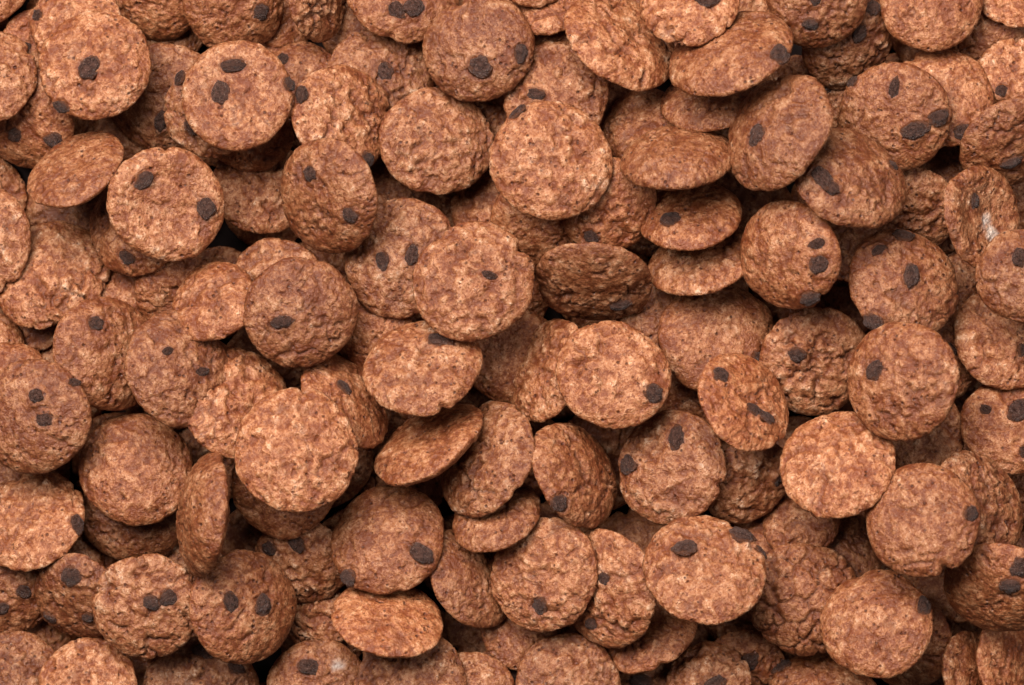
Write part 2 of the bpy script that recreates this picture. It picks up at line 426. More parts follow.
# ------------------------------------------------------------------ the pile
COOKIES = [
    # x, y, z (mm), radius (mm), face normal, in-plane axis, surface style, chips (u, v, radius mm, stretch, angle), label
    (-57.64, 35.96, 5.32, 4.88, (0.323, 0.0, 0.946), (-0.869, 0.396, 0.297), 's',
     [(0.4, 0.19, 0.84, 1.12, -100)],
     'small glimpse of a shaded cookie between the top left corner and the big lumpy one'),
    (-15.54, 17.44, 4.21, 5.14, (0.0, 0.315, 0.949), (0.953, -0.289, 0.096), 's',
     [],
     'deep shaded cookie between the egg-shaped two-chip and the very lumpy notched cookies'),
    (51.2, 19.81, 6.21, 5.12, (0.0, 0.315, 0.949), (0.948, -0.303, 0.101), 's',
     [],
     'deep cookie glimpsed between the four-chip one and the dished white-flecked one'),
    (-47.32, 6.78, 4.63, 4.89, (0.0, 0.451, 0.893), (0.708, 0.631, -0.319), 's',
     [],
     'deep cookie glimpsed above the round two-tone cookie with one upper chip, at left'),
    (-19.52, -2.38, 5.88, 5.37, (-0.277, -0.33, 0.902), (0.517, 0.741, 0.429), 's',
     [],
     'deep dark cookie right of the smooth one-chip dome'),
    (17.44, 3.72, 6.12, 5.12, (0.0, 0.315, 0.949), (-0.835, 0.522, -0.173), 's',
     [],
     'deep cookie in the dark gap under the bottom lens cookie'),
    (21.75, -7.76, 5.05, 5.13, (-0.0, -0.315, 0.949), (0.501, -0.821, -0.273), 's',
     [],
     'deep cookie between the cracked central disc and the pale double-chip oval'),
    (53.94, -29.16, 6.92, 5.11, (0.0, 0.315, 0.949), (-0.714, -0.664, 0.221), 's',
     [],
     'deep cookie in the dark gap between the dark two-merged-chip and wrinkled dome cookies'),
    (-2.2, 16.43, 5.29, 5.62, (-0.052, 0.297, 0.953), (-0.136, -0.948, 0.288), 's',
     [],
     'shaded cookie in the gap left of the largest pale disc, above the lumpy central disc'),
    (39.3, 5.19, 5.58, 5.37, (-0.29, -0.105, 0.951), (-0.843, -0.442, -0.306), 's',
     [],
     'deep cookie between the dark three-chip oval and the broad upright-chip one'),
    (55.41, 6.16, 5.61, 4.88, (0.323, 0.0, 0.946), (0.236, 0.969, -0.08), 's',
     [],
     'deep cookie below the dished white-flecked one at right'),
    (28.09, -32.92, 5.23, 5.13, (-0.107, -0.294, 0.95), (0.423, -0.878, -0.224), 'l',
     [],
     'deep cookie below the lumpy wide two-big-chip one'),
    (3.39, 14.25, 9.67, 6.3, (-0.084, -0.475, 0.876), (0.991, 0.056, 0.125), 's',
     [],
     'dark plain cookie showing just beneath the largest pale disc'),
    (-42.39, 29.99, 5.12, 7.09, (-0.026, -0.255, 0.967), (-0.317, -0.915, -0.25), 's',
     [(0.35, 0.08, 1.08, 1.4, -171)],
     'flat shaded cookie between the big lumpy one and the two-chip round one, upper left'),
    (-30.57, 19.13, 4.71, 6.24, (0.173, 0.3, 0.938), (0.313, 0.886, -0.342), 'c',
     [],
     'chipless cookie low in the pile between the dished cookie and the oval two-chip cookie'),
    (-43.58, 41.58, 5.56, 5.37, (-0.201, -0.497, 0.844), (-0.972, 0.211, -0.107), 's',
     [],
     'dark plain cookie at the top edge right of the big lumpy one'),
    (-25.92, 31.85, 4.64, 5.14, (-0.158, 0.273, 0.949), (0.971, -0.131, 0.199), 's',
     [(-0.43, 0.42, 0.84, 1.12, 117)],
     'shaded cookie behind the round long-chip one, a chip at its top'),
    (-1.95, 26.16, 6.08, 5.12, (-0.0, -0.313, 0.95), (-0.97, -0.229, -0.076), 'l',
     [],
     'lump of a cookie between the very lumpy notched one and the largest pale disc'),
    (15.87, 26.23, 9.58, 5.09, (-0.342, 0.408, 0.846), (0.904, 0.389, 0.178), 's',
     [],
     'shaded cookie behind the left tip of the upper lens-shaped cookie'),
    (6.18, 35.48, 8.98, 4.85, (-0.0, -0.451, 0.893), (-0.901, 0.387, 0.196), 's',
     [],
     'dark cookie showing behind the lumpy cookie near the top centre'),
    (11.43, 16.42, 13.34, 6.01, (-0.0, -0.29, 0.957), (-0.536, -0.808, -0.244), 's',
     [(0.64, 0.04, 1.08, 1.12, -88)],
     'dark cookie low between the largest pale disc and the middle stacked lens cookie'),
    (57.56, 36.57, 7.17, 5.11, (-0.108, -0.296, 0.949), (0.926, 0.318, 0.204), 's',
     [],
     'shaded cookie between the broad chipless top one and the right corner'),
    (-40.56, 6.13, 8.23, 5.34, (-0.0, -0.431, 0.902), (-0.016, 0.902, 0.431), 's',
     [],
     'dark cookie below the dished two-chip cookie, left of the chipless one'),
    (-64.19, -0.67, 5.67, 4.88, (0.161, 0.28, 0.946), (0.977, 0.087, -0.193), 's',
     [],
     'sliver of a cookie at the left edge between the crackled brown and large domed ones'),
    (-16.82, 1.27, 10.01, 5.08, (-0.296, -0.108, 0.949), (-0.921, -0.23, -0.314), 's',
     [],
     'deep cookie between the two-upright-chip lumpy one and the pale lumpy central one'),
    (51.7, -1.15, 8.63, 6.07, (0.282, 0.036, 0.959), (-0.708, 0.682, 0.182), 's',
     [(-0.05, -0.11, 0.96, 1.5, 162)],
     'dark cookie squeezed behind the right of the smooth pale oval disc'),
    (-24.08, -33.43, 4.79, 4.65, (-0.309, -0.113, 0.944), (-0.95, -0.004, -0.311), 'l',
     [],
     'small rough lump of cookie left of the flat oval tilted one, near the bottom'),
    (-0.73, -41.39, 6.18, 4.88, (-0.11, -0.303, 0.946), (-0.298, 0.919, 0.26), 's',
     [(0.26, -0.25, 1.08, 1.12, 62)],
     'dark bottom edge cookie with one chip, left of the rounded bottom centre one'),
    (28.56, -39.24, 5.67, 4.88, (-0.154, -0.424, 0.893), (-0.519, -0.734, -0.438), 's',
     [(-0.27, -0.06, 1.2, 1.12, -178)],
     'dark cookie with one chip near the bottom edge, left of the strongly crackled one'),
    (31.16, -25.99, 7.05, 5.6, (0.0, 0.302, 0.953), (0.465, 0.844, -0.267), 's',
     [],
     'shaded cookie squeezed right of the lumpy wide two-big-chip one'),
    (61.08, -17.29, 5.13, 5.38, (-0.308, 0.0, 0.951), (0.791, -0.556, 0.256), 's',
     [],
     'deep cookie at the right edge below the three-chip edge one'),
    (0.97, -35.42, 8.01, 4.86, (0.225, 0.39, 0.893), (0.954, -0.276, -0.12), 's',
     [],
     'shaded cookie in the gap under the lumpy round lower centre one'),
    (47.87, 15.82, 9.35, 6.06, (-0.0, -0.351, 0.937), (-0.999, 0.043, 0.016), 'l',
     [(0.01, 0.4, 0.96, 1.12, -74)],
     'shaded cookie below the broad ragged-chip one and left of the dished white-flecked one'),
    (-4.59, -42.18, 11.53, 5.07, (0.0, 0.313, 0.95), (-0.976, 0.206, -0.068), 'l',
     [],
     'cookie sliver at the bottom edge right of the split cracked one'),
    (35.2, -21.55, 8.5, 4.86, (-0.154, 0.424, 0.893), (0.599, -0.679, 0.425), 's',
     [],
     'small bit of cookie under the large lumpy chipless one at right of centre'),
    (40.92, 12.1, 12.93, 5.3, (0.075, 0.424, 0.902), (-0.262, 0.881, -0.393), 's',
     [],
     'shaded cookie beneath the broad ragged-chip one at upper right'),
    (-63.74, 32.05, 9.41, 6.3, (-0.069, 0.389, 0.919), (0.311, -0.866, 0.39), 'l',
     [],
     'cookie cut by the left edge just above the dark shaded cookie, upper left'),
    (-56.37, 8.24, 5.79, 7.32, (-0.087, 0.358, 0.93), (-0.215, 0.905, -0.368), 'c',
     [],
     'deeply crackled brown cookie near left edge, tucked under the pale lumpy edge one'),
    (-31.78, 25.08, 8.86, 5.09, (-0.0, -0.533, 0.846), (-0.19, -0.831, -0.523), 's',
     [],
     'shaded cookie showing as a thin crescent beneath the round long-chip cookie'),
    (-23.69, 42.14, 7.51, 5.84, (0.834, 0.0, 0.552), (-0.278, 0.864, 0.419), 'c',
     [],
     'narrow upright cookie hanging from the top edge, left of the double-chip top cookie'),
    (-16.1, 32.26, 5.99, 6.59, (0.134, 0.222, 0.966), (-0.784, -0.572, 0.24), 'c',
     [(-0.08, -0.02, 1.2, 1.6, 94)],
     'crackled cookie below the double-chip top cookie, one slanted chip at its middle'),
    (35.83, 29.8, 6.36, 5.36, (-0.288, -0.105, 0.952), (0.861, -0.463, 0.209), 'l',
     [(0.28, 0.53, 1.08, 1.5, -14)],
     'cookie behind the steep oval upper right one, slanted chip showing'),
    (40.48, 36.31, 10.94, 6.04, (0.262, -0.454, 0.852), (0.929, 0.358, -0.095), 'l',
     [(0.65, 0.6, 1.08, 1.12, -15), (0.21, 0.24, 1.08, 1.5, 56)],
     'cookie with two chips tucked behind the round brown one at the top right'),
    (60.96, 31.99, 10.38, 5.2, (-0.11, 0.191, 0.975), (0.338, -0.916, 0.217), 'l',
     [(0.21, -0.43, 0.84, 1.12, 136)],
     'lumpy cookie cut by the right edge near the top, small faded chip'),
    (-35.8, 4.84, 13.95, 5.53, (-0.291, 0.505, 0.813), (-0.942, -0.3, -0.151), 's',
     [],
     'chipless cookie between the faint-chip cookie and the smooth one-chip dome, left of centre'),
    (-60.85, -4.79, 9.22, 5.09, (-0.055, 0.311, 0.949), (-0.717, 0.649, -0.254), 's',
     [],
     'cookie peeking over the top of the large domed cookie at the left edge'),
    (0.12, -1.65, 6.49, 6.09, (0.206, 0.061, 0.977), (-0.581, 0.811, 0.072), 's',
     [],
     'shaded cookie in the gap right of the pale lumpy central one'),
    (49.19, -10.79, 12.06, 5.67, (0.148, 0.257, 0.955), (0.888, 0.39, -0.243), 'l',
     [],
     'crumbly cookie emerging under the lower right of the smooth pale oval disc'),
    (-61.74, -31.11, 6.84, 5.36, (-0.0, -0.431, 0.902), (-0.052, 0.901, 0.43), 's',
     [(0.31, -0.51, 0.96, 1.12, 81), (-0.06, 0.05, 0.96, 1.12, -74)],
     'dark two-chip cookie cut by the left edge near the bottom'),
    (-60.54, -41.27, 7.71, 6.32, (0.0, 0.282, 0.959), (-0.717, -0.669, 0.197), 'l',
     [],
     'lumpy reddish cookie in the bottom left corner'),
    (-25.5, -26.53, 8.35, 5.83, (-0.14, -0.386, 0.912), (0.793, 0.507, 0.337), 'l',
     [(-0.33, 0.64, 1.08, 1.12, 122), (0.24, 0.42, 1.08, 1.12, 85)],
     'dark two-chip cookie right of the eye-like two-chip oval'),
    (17.45, -43.87, 5.69, 5.61, (0.0, 0.213, 0.977), (-0.487, -0.853, 0.186), 'l',
     [(-0.19, -0.48, 1.2, 1.3, 119)],
     'bottom edge cookie with a chip at its upper left, right of the rounded chipless one'),
    (-45.99, -20.8, 5.96, 6.59, (-0.069, -0.243, 0.968), (0.971, -0.239, 0.009), 's',
     [],
     'cookie beneath the broad domed chipless one at lower left, a plain crescent'),
    (38.92, -26.21, 7.44, 6.32, (0.0, 0.398, 0.917), (0.992, -0.113, 0.049), 's',
     [],
     'cookie behind the strongly crackled dome at lower right, plain and shaded'),
    (-59.64, 27.63, 6, 6.83, (-0.354, -0.354, 0.866), (0.757, -0.651, 0.043), 's',
     [(0.14, -0.2, 0.96, 1.12, 94), (0.74, 0.15, 1.08, 1.12, 179)],
     'dark shaded cookie at upper left leaning under the big lumpy one'),
    (-53.09, 38.57, 8.07, 5.59, (-0.15, 0.26, 0.954), (0.323, -0.899, 0.295), 'l',
     [(-0.46, -0.7, 0.84, 1.12, 121)],
     'cookie peeking out above the big lumpy upper left cookie, chip on its left rim'),
    (-64.89, 44.46, 5.96, 6.71, (-0.178, 0.231, 0.956), (0.45, 0.884, -0.13), 's',
     [],
     'sliver of a pale cookie cut off by the top left corner'),
    (-36.79, 27.69, 11.75, 5.55, (-0.21, -0.037, 0.977), (0.961, -0.193, 0.199), 'l',
     [(-0.72, 0.64, 0.84, 1.4, 81), (-0.18, -0.36, 0.96, 1.4, -40)],
     'cookie under the left side of the round long-chip cookie, a ring of rim showing'),
    (-20.38, 27.08, 11.88, 6.75, (0.497, 0.181, 0.848), (0.208, 0.925, -0.319), 'l',
     [(0.06, 0.92, 0.96, 1.4, 11), (-0.61, -0.58, 0.96, 1.12, 83)],
     'lumpy cookie right of the round long-chip one, small chips scattered on its rim'),
    (5.19, 29.85, 11.96, 6.51, (-0.07, 0.092, 0.993), (0.674, -0.73, 0.115), 'l',
     [(-0.23, -0.27, 0.96, 1.5, 47)],
     'lumpy cookie just above the largest pale disc, chip where the two meet'),
    (4.11, 40.37, 11.11, 4.47, (-0.207, 0.569, 0.796), (0.655, -0.524, 0.545), 's',
     [],
     'small cookie near the top edge, right of the smooth large-chip cookie'),
    (51.89, 29.51, 11.57, 6.4, (-0.123, 0.298, 0.947), (-0.73, -0.674, 0.118), 's',
     [(0.24, 0.81, 1.2, 1.3, 137)],
     'plain cookie behind the four-chip upper right one, chip low on its rim'),
    (-48.89, -1.39, 10.43, 7.14, (0.512, 0.09, 0.854), (-0.848, -0.107, 0.52), 's',
     [(0.28, -0.53, 1.08, 1.12, -172)],
     'tall oval cookie at left with a single chip near its top'),
    (-28.35, 7.18, 11.76, 5.79, (-0.189, 0.225, 0.956), (0.322, 0.934, -0.156), 'l',
     [(-0.81, 0.44, 0.84, 1.12, -50)],
     'cookie behind the upper left of the smooth one-chip dome'),
    (24.76, 0.67, 8.61, 7.28, (0.161, 0.28, 0.946), (-0.977, -0.093, 0.194), 's',
     [(-0.62, 0.5, 0.96, 1.12, -51)],
     'pale grainy cookie under the stacked lens cookies, notched at top right'),
    (60.37, -10.08, 11.29, 6.4, (0.123, 0.298, 0.947), (-0.268, 0.928, -0.257), 's',
     [(0.18, -0.08, 1.32, 1.2, -45), (0.37, 0.47, 0.72, 1.4, -125), (-0.6, 0.0, 0.84, 1.12, -23)],
     'three-chip cookie cut by the right edge, below the cracked edge one'),
    (-52.39, -30.66, 10.24, 5.81, (-0.269, -0.466, 0.843), (0.628, 0.579, 0.52), 's',
     [(0.45, 0.45, 1.2, 1.12, -23), (-0.75, 0.12, 1.08, 1.12, 52), (-0.03, -0.4, 0.84, 1.12, 7)],
     'dark three-chip cookie at lower left, shaded, next to the two-joined-chips disc'),
    (-5.14, -28.49, 10.36, 6.29, (0.595, 0.417, 0.687), (0.441, 0.545, -0.713), 's',
     [],
     'slanted chipless oval right of the smooth one with chips at lower corners'),
    (-23.65, -41.99, 6.33, 6.09, (-0.063, 0.055, 0.996), (0.311, -0.948, 0.072), 's',
     [(-0.4, 0.02, 1.32, 1.6, 62)],
     'bottom edge cookie with one wide chip and a white fleck, left of centre'),
    (16.51, -35.21, 8.54, 6.07, (-0.294, 0.63, 0.718), (0.787, -0.267, 0.556), 's',
     [],
     'tilted chipless crescent below the half-covered oval, near the bottom'),
    (28.38, -16.72, 11.22, 5.55, (0.21, -0.363, 0.908), (0.645, 0.749, 0.151), 'l',
     [(0.45, -0.45, 0.72, 1.12, 46)],
     'shaded cookie between the two-chip round one and the large lumpy chipless one'),
    (23.76, -41.4, 9.18, 5.33, (-0.204, 0.415, 0.886), (0.978, 0.12, 0.169), 'l',
     [(0.17, -0.11, 1.32, 1.3, -2)],
     'lumpy bottom edge cookie right of centre with a chip cut by the edge'),
    (48.11, -36.48, 6.76, 6.09, (-0.427, -0.22, 0.877), (-0.126, 0.975, 0.183), 's',
     [],
     'dark cookie showing behind the right of the smooth wrinkled dome'),
    (-45.3, 14.35, 9.57, 6.66, (-0.456, 0.112, 0.883), (0.611, 0.761, 0.219), 's',
     [(-0.5, -0.39, 1.08, 1.5, -80)],
     'cookie lying under the dished two-chip cookie, showing as a left and lower crescent'),
    (-51.3, -41.8, 10.26, 6.29, (-0.049, 0.278, 0.959), (0.383, 0.892, -0.239), 'l',
     [],
     'knobbly cookie cut by the bottom edge, second from the left corner'),
    (-12.26, -40.82, 13.48, 6.73, (0.047, 0.268, 0.962), (-0.863, -0.475, 0.174), 'c',
     [],
     'split and cracked cookie cut by the bottom edge, below the flat oval tilted one'),
    (-52.49, 20.83, 12.83, 6.38, (-0.321, 0.689, 0.65), (-0.764, 0.217, -0.607), 'f',
     [],
     'thick cookie tipped on its side at left, leaning up to the right, without chips'),
    (-13.25, 10.18, 12.59, 7.23, (-0.184, 0.067, 0.981), (-0.884, 0.425, -0.195), 'l',
     [(0.21, 0.18, 1.08, 1.4, -65), (-0.2, -0.13, 1.2, 1.4, -75)],
     'lumpy cookie with two upright chips side by side, left of the lumpy central disc'),
    (-58.46, -21.67, 8.9, 7.04, (-0.182, 0.569, 0.802), (0.326, 0.804, -0.497), 'l',
     [(0.06, -0.92, 0.96, 1.4, -131)],
     'rough lumpy cookie at the left edge, chip on its right rim'),
    (24.45, 29.43, 12.62, 6.74, (-0.205, 0.765, 0.61), (-0.583, -0.596, 0.552), 's',
     [],
     'tilted chipless cookie tucked beneath the large oval with a chip at its tip'),
    (23.09, 10.14, 10.66, 6.77, (-0.269, 0.74, 0.617), (-0.114, 0.611, -0.783), 'l',
     [],
     'bottom cookie of the stacked lens-shaped three, a rough chipless crescent'),
    (36.61, -2.23, 10.93, 6.77, (0.061, -0.236, 0.97), (-0.799, 0.57, 0.189), 'c',
     [(0.39, 0.08, 1.08, 1.12, -9)],
     'crumbly reddish cookie with one chip at left, right of the pale grainy notched one'),
    (-33.85, 41.22, 6.87, 6.33, (0.199, -0.344, 0.917), (-0.945, 0.18, 0.273), 's',
     [(-0.48, -0.04, 1.08, 1.12, -10)],
     'domed cookie cut by the top edge above the round long-chip cookie'),
    (12.98, 36.09, 13.71, 7.33, (0.397, 0.568, 0.721), (0.822, -0.569, -0.005), 'c',
     [],
     'oval cookie at top centre slanting down to the right, cracked along its length'),
    (2.77, 44.56, 11.89, 4.58, (0.0, 0.331, 0.944), (0.024, 0.943, -0.331), 's',
     [],
     'sliver of a cookie cut by the top edge above the small top centre one'),
    (36.37, 41.34, 16.01, 6.22, (0.049, -0.28, 0.959), (-0.205, -0.942, -0.264), 's',
     [(0.48, -0.04, 0.96, 1.12, 112), (-0.03, -0.07, 0.84, 1.12, -152)],
     'round brown cookie cut by the top edge at upper right, dark chip near its bottom'),
    (61.61, 43.48, 8.95, 5.7, (-0.063, 0.356, 0.932), (-0.352, 0.866, -0.354), 'l',
     [],
     'pale cookie in the top right corner'),
    (60.25, 24.22, 12.32, 6.51, (0.275, -0.589, 0.76), (0.696, -0.424, -0.58), 's',
     [(0.03, -0.24, 1.2, 1.5, 52)],
     'dark tilted cookie cut by the right edge, above the dished white-flecked one'),
    (-40.01, -3.06, 15.36, 7.07, (0.423, 0.244, 0.873), (-0.745, 0.642, 0.181), 's',
     [(0.36, 0.04, 0.6, 1.3, -112), (-0.31, -0.08, 0.72, 1.5, -123)],
     'round cookie at left with two faint sunken chips'),
    (4.3, -3.33, 9.6, 6.54, (-0.694, 0.324, 0.643), (-0.711, -0.166, -0.684), 'l',
     [],
     'upright half-hidden cookie leaning against the left side of the cracked central disc'),
    (9.88, 7.38, 12.12, 7.23, (-0.0, -0.765, 0.644), (0.715, -0.45, -0.535), 'c',
     [(0.51, 0.08, 1.08, 1.8, 51)],
     'wide dark cookie tilted away from the light, right of the lumpy central disc'),
    (59.81, 0.54, 9.83, 6.78, (0.134, 0.378, 0.916), (-0.441, -0.805, 0.396), 'c',
     [(0.19, 0.35, 0.96, 1.4, -161)],
     'cracked cookie cut by the right edge, second below the dished white-flecked one'),
    (-37.7, -42.64, 5.82, 7.08, (0.21, 0.058, 0.976), (0.808, 0.552, -0.206), 'l',
     [(0.41, 0.59, 1.32, 1.4, -34), (0.68, 0.04, 0.96, 1.4, -55)],
     'cookie cut by the bottom edge below the eye-like two-chip oval, chips on its top'),
    (-27.49, -17.06, 11.98, 6.51, (0.0, -0.101, 0.995), (0.653, 0.754, 0.076), 's',
     [],
     'cookie showing as a lower crescent beneath the big pale lumpy chipless disc'),
    (6.76, -41.69, 11.59, 6.52, (0.023, 0.151, 0.988), (0.998, -0.062, -0.013), 'l',
     [],
     'rounded chipless cookie cut by the bottom edge at centre'),
    (34.99, -30.83, 11.67, 7, (-0.059, 0.03, 0.998), (0.982, 0.183, 0.052), 'k',
     [],
     'strongly crackled chipless dome at lower right'),
    (55.36, -19.75, 17.32, 6.92, (0.542, 0.197, 0.817), (-0.319, 0.948, -0.018), 'l',
     [],
     'lumpy reddish cookie behind the right of the small-rim-chip dome'),
    (55.35, -39.95, 9.09, 5.09, (0.746, 0.065, 0.662), (0.65, -0.286, -0.704), 'f',
     [],
     'smaller upright slab left of the bottom right corner slab'),
    (37.92, -43.63, 9.57, 7.27, (0.0, 0.629, 0.777), (0.995, 0.074, -0.06), 's',
     [(-0.64, 0.72, 1.2, 1.12, 172)],
     'broad pale cookie cut by the bottom edge, chip at its far left'),
    (56.3, 15.04, 15.27, 6.35, (0.647, 0.114, 0.754), (0.367, 0.82, -0.439), 'b',
     [(0.13, 0.33, 0.96, 1.4, 27)],
     'dished cookie near the right edge with a white sugary fleck inside'),
    (33.04, 10.42, 18.26, 6.79, (-0.549, -0.097, 0.83), (0.163, 0.962, 0.22), 's',
     [(0.04, -0.76, 1.2, 1.12, 9), (-0.6, -0.64, 1.08, 1.4, -67), (0.4, -0.64, 0.84, 1.4, -55)],
     'dark smooth oval right of the stacked lens cookies, three chips down its right rim'),
    (-33.26, -7.38, 14.16, 7.08, (0.312, 0.372, 0.874), (0.78, 0.425, -0.459), 'l',
     [],
     'rough oval chipless cookie behind the big lumpy disc, lower left of centre'),
    (46.66, 7, 16.11, 7.06, (0.246, 0.29, 0.925), (-0.96, 0.206, 0.191), 's',
     [(-0.02, -0.03, 1.32, 1.5, -93), (0.53, -0.43, 0.84, 1.5, -141), (0.13, -0.79, 1.08, 1.4, -172), (0.43, 0.82, 1.32, 1.12, -31)],
     'broad right-hand cookie with an upright chip at its middle and three round its rim'),
    (-14.88, -33.07, 14.68, 6.96, (0.138, 0.785, 0.603), (-0.79, -0.28, 0.546), 'f',
     [],
     'flat oval tilted cookie below the smooth one with chips at lower corners'),
    (11.32, -29.52, 13.44, 7.21, (-0.559, -0.099, 0.823), (-0.372, 0.917, -0.143), 'l',
     [(0.14, -0.2, 0.96, 1.12, -95), (-0.46, 0.39, 0.84, 1.12, 37)],
     'oval cookie at lower centre half covered by the lumpy round one, chip at the overlap'),
    (-9.19, 24.24, 10.53, 6.89, (0.143, 0.168, 0.975), (0.76, 0.612, -0.217), 'l',
     [],
     'very lumpy chipless cookie at upper centre left, broken notch on its right side'),
    (45.97, 27.07, 14.41, 6.84, (-0.254, -0.213, 0.944), (0.385, -0.917, -0.103), 's',
     [(-0.5, 0.24, 0.96, 1.6, 145), (0.31, 0.31, 1.32, 1.4, 87), (0.25, 0.76, 1.08, 1.4, 87), (-0.89, -0.46, 0.84, 1.12, 174)],
     'round brown upper right cookie with four chips, two fused at lower right'),
    (-45.55, -15.44, 9.6, 7.03, (-0.023, 0.268, 0.963), (0.33, -0.907, 0.261), 's',
     [],
     'broad domed chipless cookie at lower left, left of the edge-on one'),
    (21.42, 15.08, 12.96, 6.62, (-0.166, 0.78, 0.603), (-0.94, -0.31, 0.142), 's',
     [(0.43, 0.29, 1.2, 1.12, -31)],
     'middle cookie of the stacked lens-shaped three, one chip left of centre'),
    (-13.28, 42.93, 6.75, 6.94, (0.057, 0.326, 0.944), (0.64, 0.713, -0.285), 's',
     [(-0.47, -0.23, 1.08, 1.12, 93), (-0.24, -0.42, 1.32, 1.2, -31)],
     'cookie cut by the top edge with a fused double chip near its lower rim'),
    (50.67, 41.32, 11.76, 6.39, (0.0, 0.281, 0.96), (-0.966, -0.248, 0.073), 's',
     [],
     'broad chipless cookie cut by the top edge near the right corner'),
    (39.91, 19.52, 19.75, 7.25, (0.284, 0.491, 0.823), (-0.602, -0.577, 0.552), 's',
     [(0.58, -0.26, 1.32, 1.4, 78), (0.6, -0.04, 0.96, 1.12, -71), (-0.64, 0.4, 0.84, 1.12, 138)],
     'broad cookie at upper right with a large ragged double chip at left'),
    (-43.86, -31.66, 13.86, 6.49, (-0.052, -0.117, 0.992), (-0.9, 0.436, 0.004), 'c',
     [(-0.06, -0.15, 1.2, 1.12, -25), (-0.3, -0.37, 1.08, 1.12, -119)],
     'disc at lower left with two chips joined near its centre'),
    (3.84, -27.8, 14.08, 6.85, (-0.266, 0.047, 0.963), (0.626, -0.752, 0.209), 'l',
     [(0.41, -0.39, 1.2, 1.12, 98)],
     'lumpy round cookie at lower centre with one chip near its bottom'),
    (-32.45, -31.88, 12.27, 6.99, (0.516, 0.091, 0.852), (-0.675, 0.655, 0.339), 's',
     [(0.35, 0.19, 1.08, 1.3, 157), (-0.14, -0.14, 1.32, 1.12, -77)],
     'oval cookie at lower left with two chips like eyes'),
    (-1.81, -20.99, 12.73, 5.78, (-0.264, 0.724, 0.637), (-0.963, -0.162, -0.215), 's',
     [],
     'thin crescent cookie below the crackled oval chipless one'),
    (-64.87, 12.5, 6.1, 6.95, (-0.309, 0.113, 0.944), (0.729, 0.666, 0.159), 'l',
     [],
     'pale lumpy cookie cut by the left edge, below the tipped thick one'),
    (-21.97, 17.65, 15.85, 7.18, (-0.562, -0.262, 0.784), (-0.727, -0.296, -0.62), 's',
     [(-0.09, -0.43, 0.96, 1.12, -95), (-0.45, 0.45, 0.96, 1.12, -89)],
     'smooth egg-shaped cookie with two chips placed diagonally, upper centre left'),
    (31.56, 24.93, 21.36, 7.46, (-0.58, 0.335, 0.743), (-0.03, -0.92, 0.392), 's',
     [(0.14, -0.2, 1.32, 1.3, 152)],
     'oval upper right cookie standing steeply, chip on its left half'),
    (-57.6, -8.96, 13.46, 6.97, (-0.243, -0.022, 0.97), (-0.113, -0.992, -0.051), 's',
     [(-0.38, 0.13, 0.96, 1.12, -96), (-0.0, 0.32, 0.96, 1.12, 99), (-0.7, 0.71, 0.72, 1.12, 132)],
     'large domed cookie at the left edge with two small chips one above the other'),
    (48.54, -20.96, 22.71, 6.85, (-0.211, 0.251, 0.945), (-0.015, 0.965, -0.26), 's',
     [(0.01, -0.84, 0.96, 1.12, -29)],
     'round domed cookie at lower right with one small chip on its right rim'),
    (60.28, -38.79, 8.42, 6.07, (0.723, 0.154, 0.673), (0.69, -0.12, -0.714), 'f',
     [],
     'pale upright slab of a cookie at the bottom right corner'),
    (-3.97, 35.47, 12.61, 6.62, (-0.163, 0.064, 0.985), (-0.193, -0.981, 0.032), 's',
     [(0.37, 0.15, 1.56, 1.12, -112), (-0.02, 0.8, 1.08, 1.4, -179)],
     'smooth round top cookie with a large chip low and a small one at right'),
    (-25.23, 3.65, 16.39, 6.7, (0.116, -0.067, 0.991), (-0.879, 0.458, 0.133), 's',
     [(0.26, 0.31, 1.08, 1.5, -142)],
     'smooth domed cookie left of centre with one chip at lower left'),
    (19.14, -14.99, 12.84, 6.98, (-0.309, 0.187, 0.932), (-0.802, 0.476, -0.361), 'l',
     [(0.1, -0.47, 1.2, 1.4, -56), (0.64, 0.33, 1.2, 1.2, 170)],
     'round cookie with two chips at top and left, below the cracked central disc'),
    (58.17, -29.2, 18, 6.91, (-0.337, -0.584, 0.739), (0.28, -0.811, -0.513), 's',
     [(-0.57, 0.56, 1.32, 1.3, 140), (-0.29, 0.33, 1.2, 1.3, 102)],
     'dark tilted cookie cut by the right edge near the bottom, two merged chips'),
    (-41.45, 16.47, 15.4, 6.95, (0.21, -0.02, 0.978), (0.442, 0.893, -0.077), 'b',
     [(0.21, 0.56, 1.2, 1.4, -13), (0.25, -0.63, 1.32, 1.2, 36)],
     'dished cookie with raised rim, one chip upper left and one at its right'),
    (-33.06, 29.65, 15.45, 6.83, (-0.047, 0.268, 0.962), (-0.645, -0.744, 0.176), 'b',
     [(-0.38, -0.35, 1.2, 2.0, 135), (0.16, -0.23, 1.32, 1.12, -131), (-0.74, 0.61, 0.96, 1.12, -138)],
     'round upper left cookie with a long chip above an oval chip'),
    (19.95, 21.63, 16.8, 7.17, (-0.076, 0.873, 0.482), (-0.24, -0.485, 0.841), 'd',
     [],
     'plump lens-shaped cookie seen edge-on, topmost of the three stacked at right of centre'),
    (7.47, -15.95, 12.94, 6.98, (0.709, 0.334, 0.622), (-0.672, 0.051, 0.739), 's',
     [(0.72, 0.57, 1.2, 1.12, -57)],
     'smooth slanted oval with one chip at its lower left, below centre'),
    (-20.19, -7.2, 12.6, 6.62, (0.634, 0.532, 0.562), (0.673, -0.738, -0.06), 's',
     [(-0.23, -0.16, 1.08, 1.12, 169)],
     'narrow steeply tilted cookie with one chip, right of the big lumpy chipless disc'),
    (-2.98, -13.89, 13.31, 7.22, (-0.583, 0.36, 0.729), (-0.764, 0.063, -0.642), 'c',
     [],
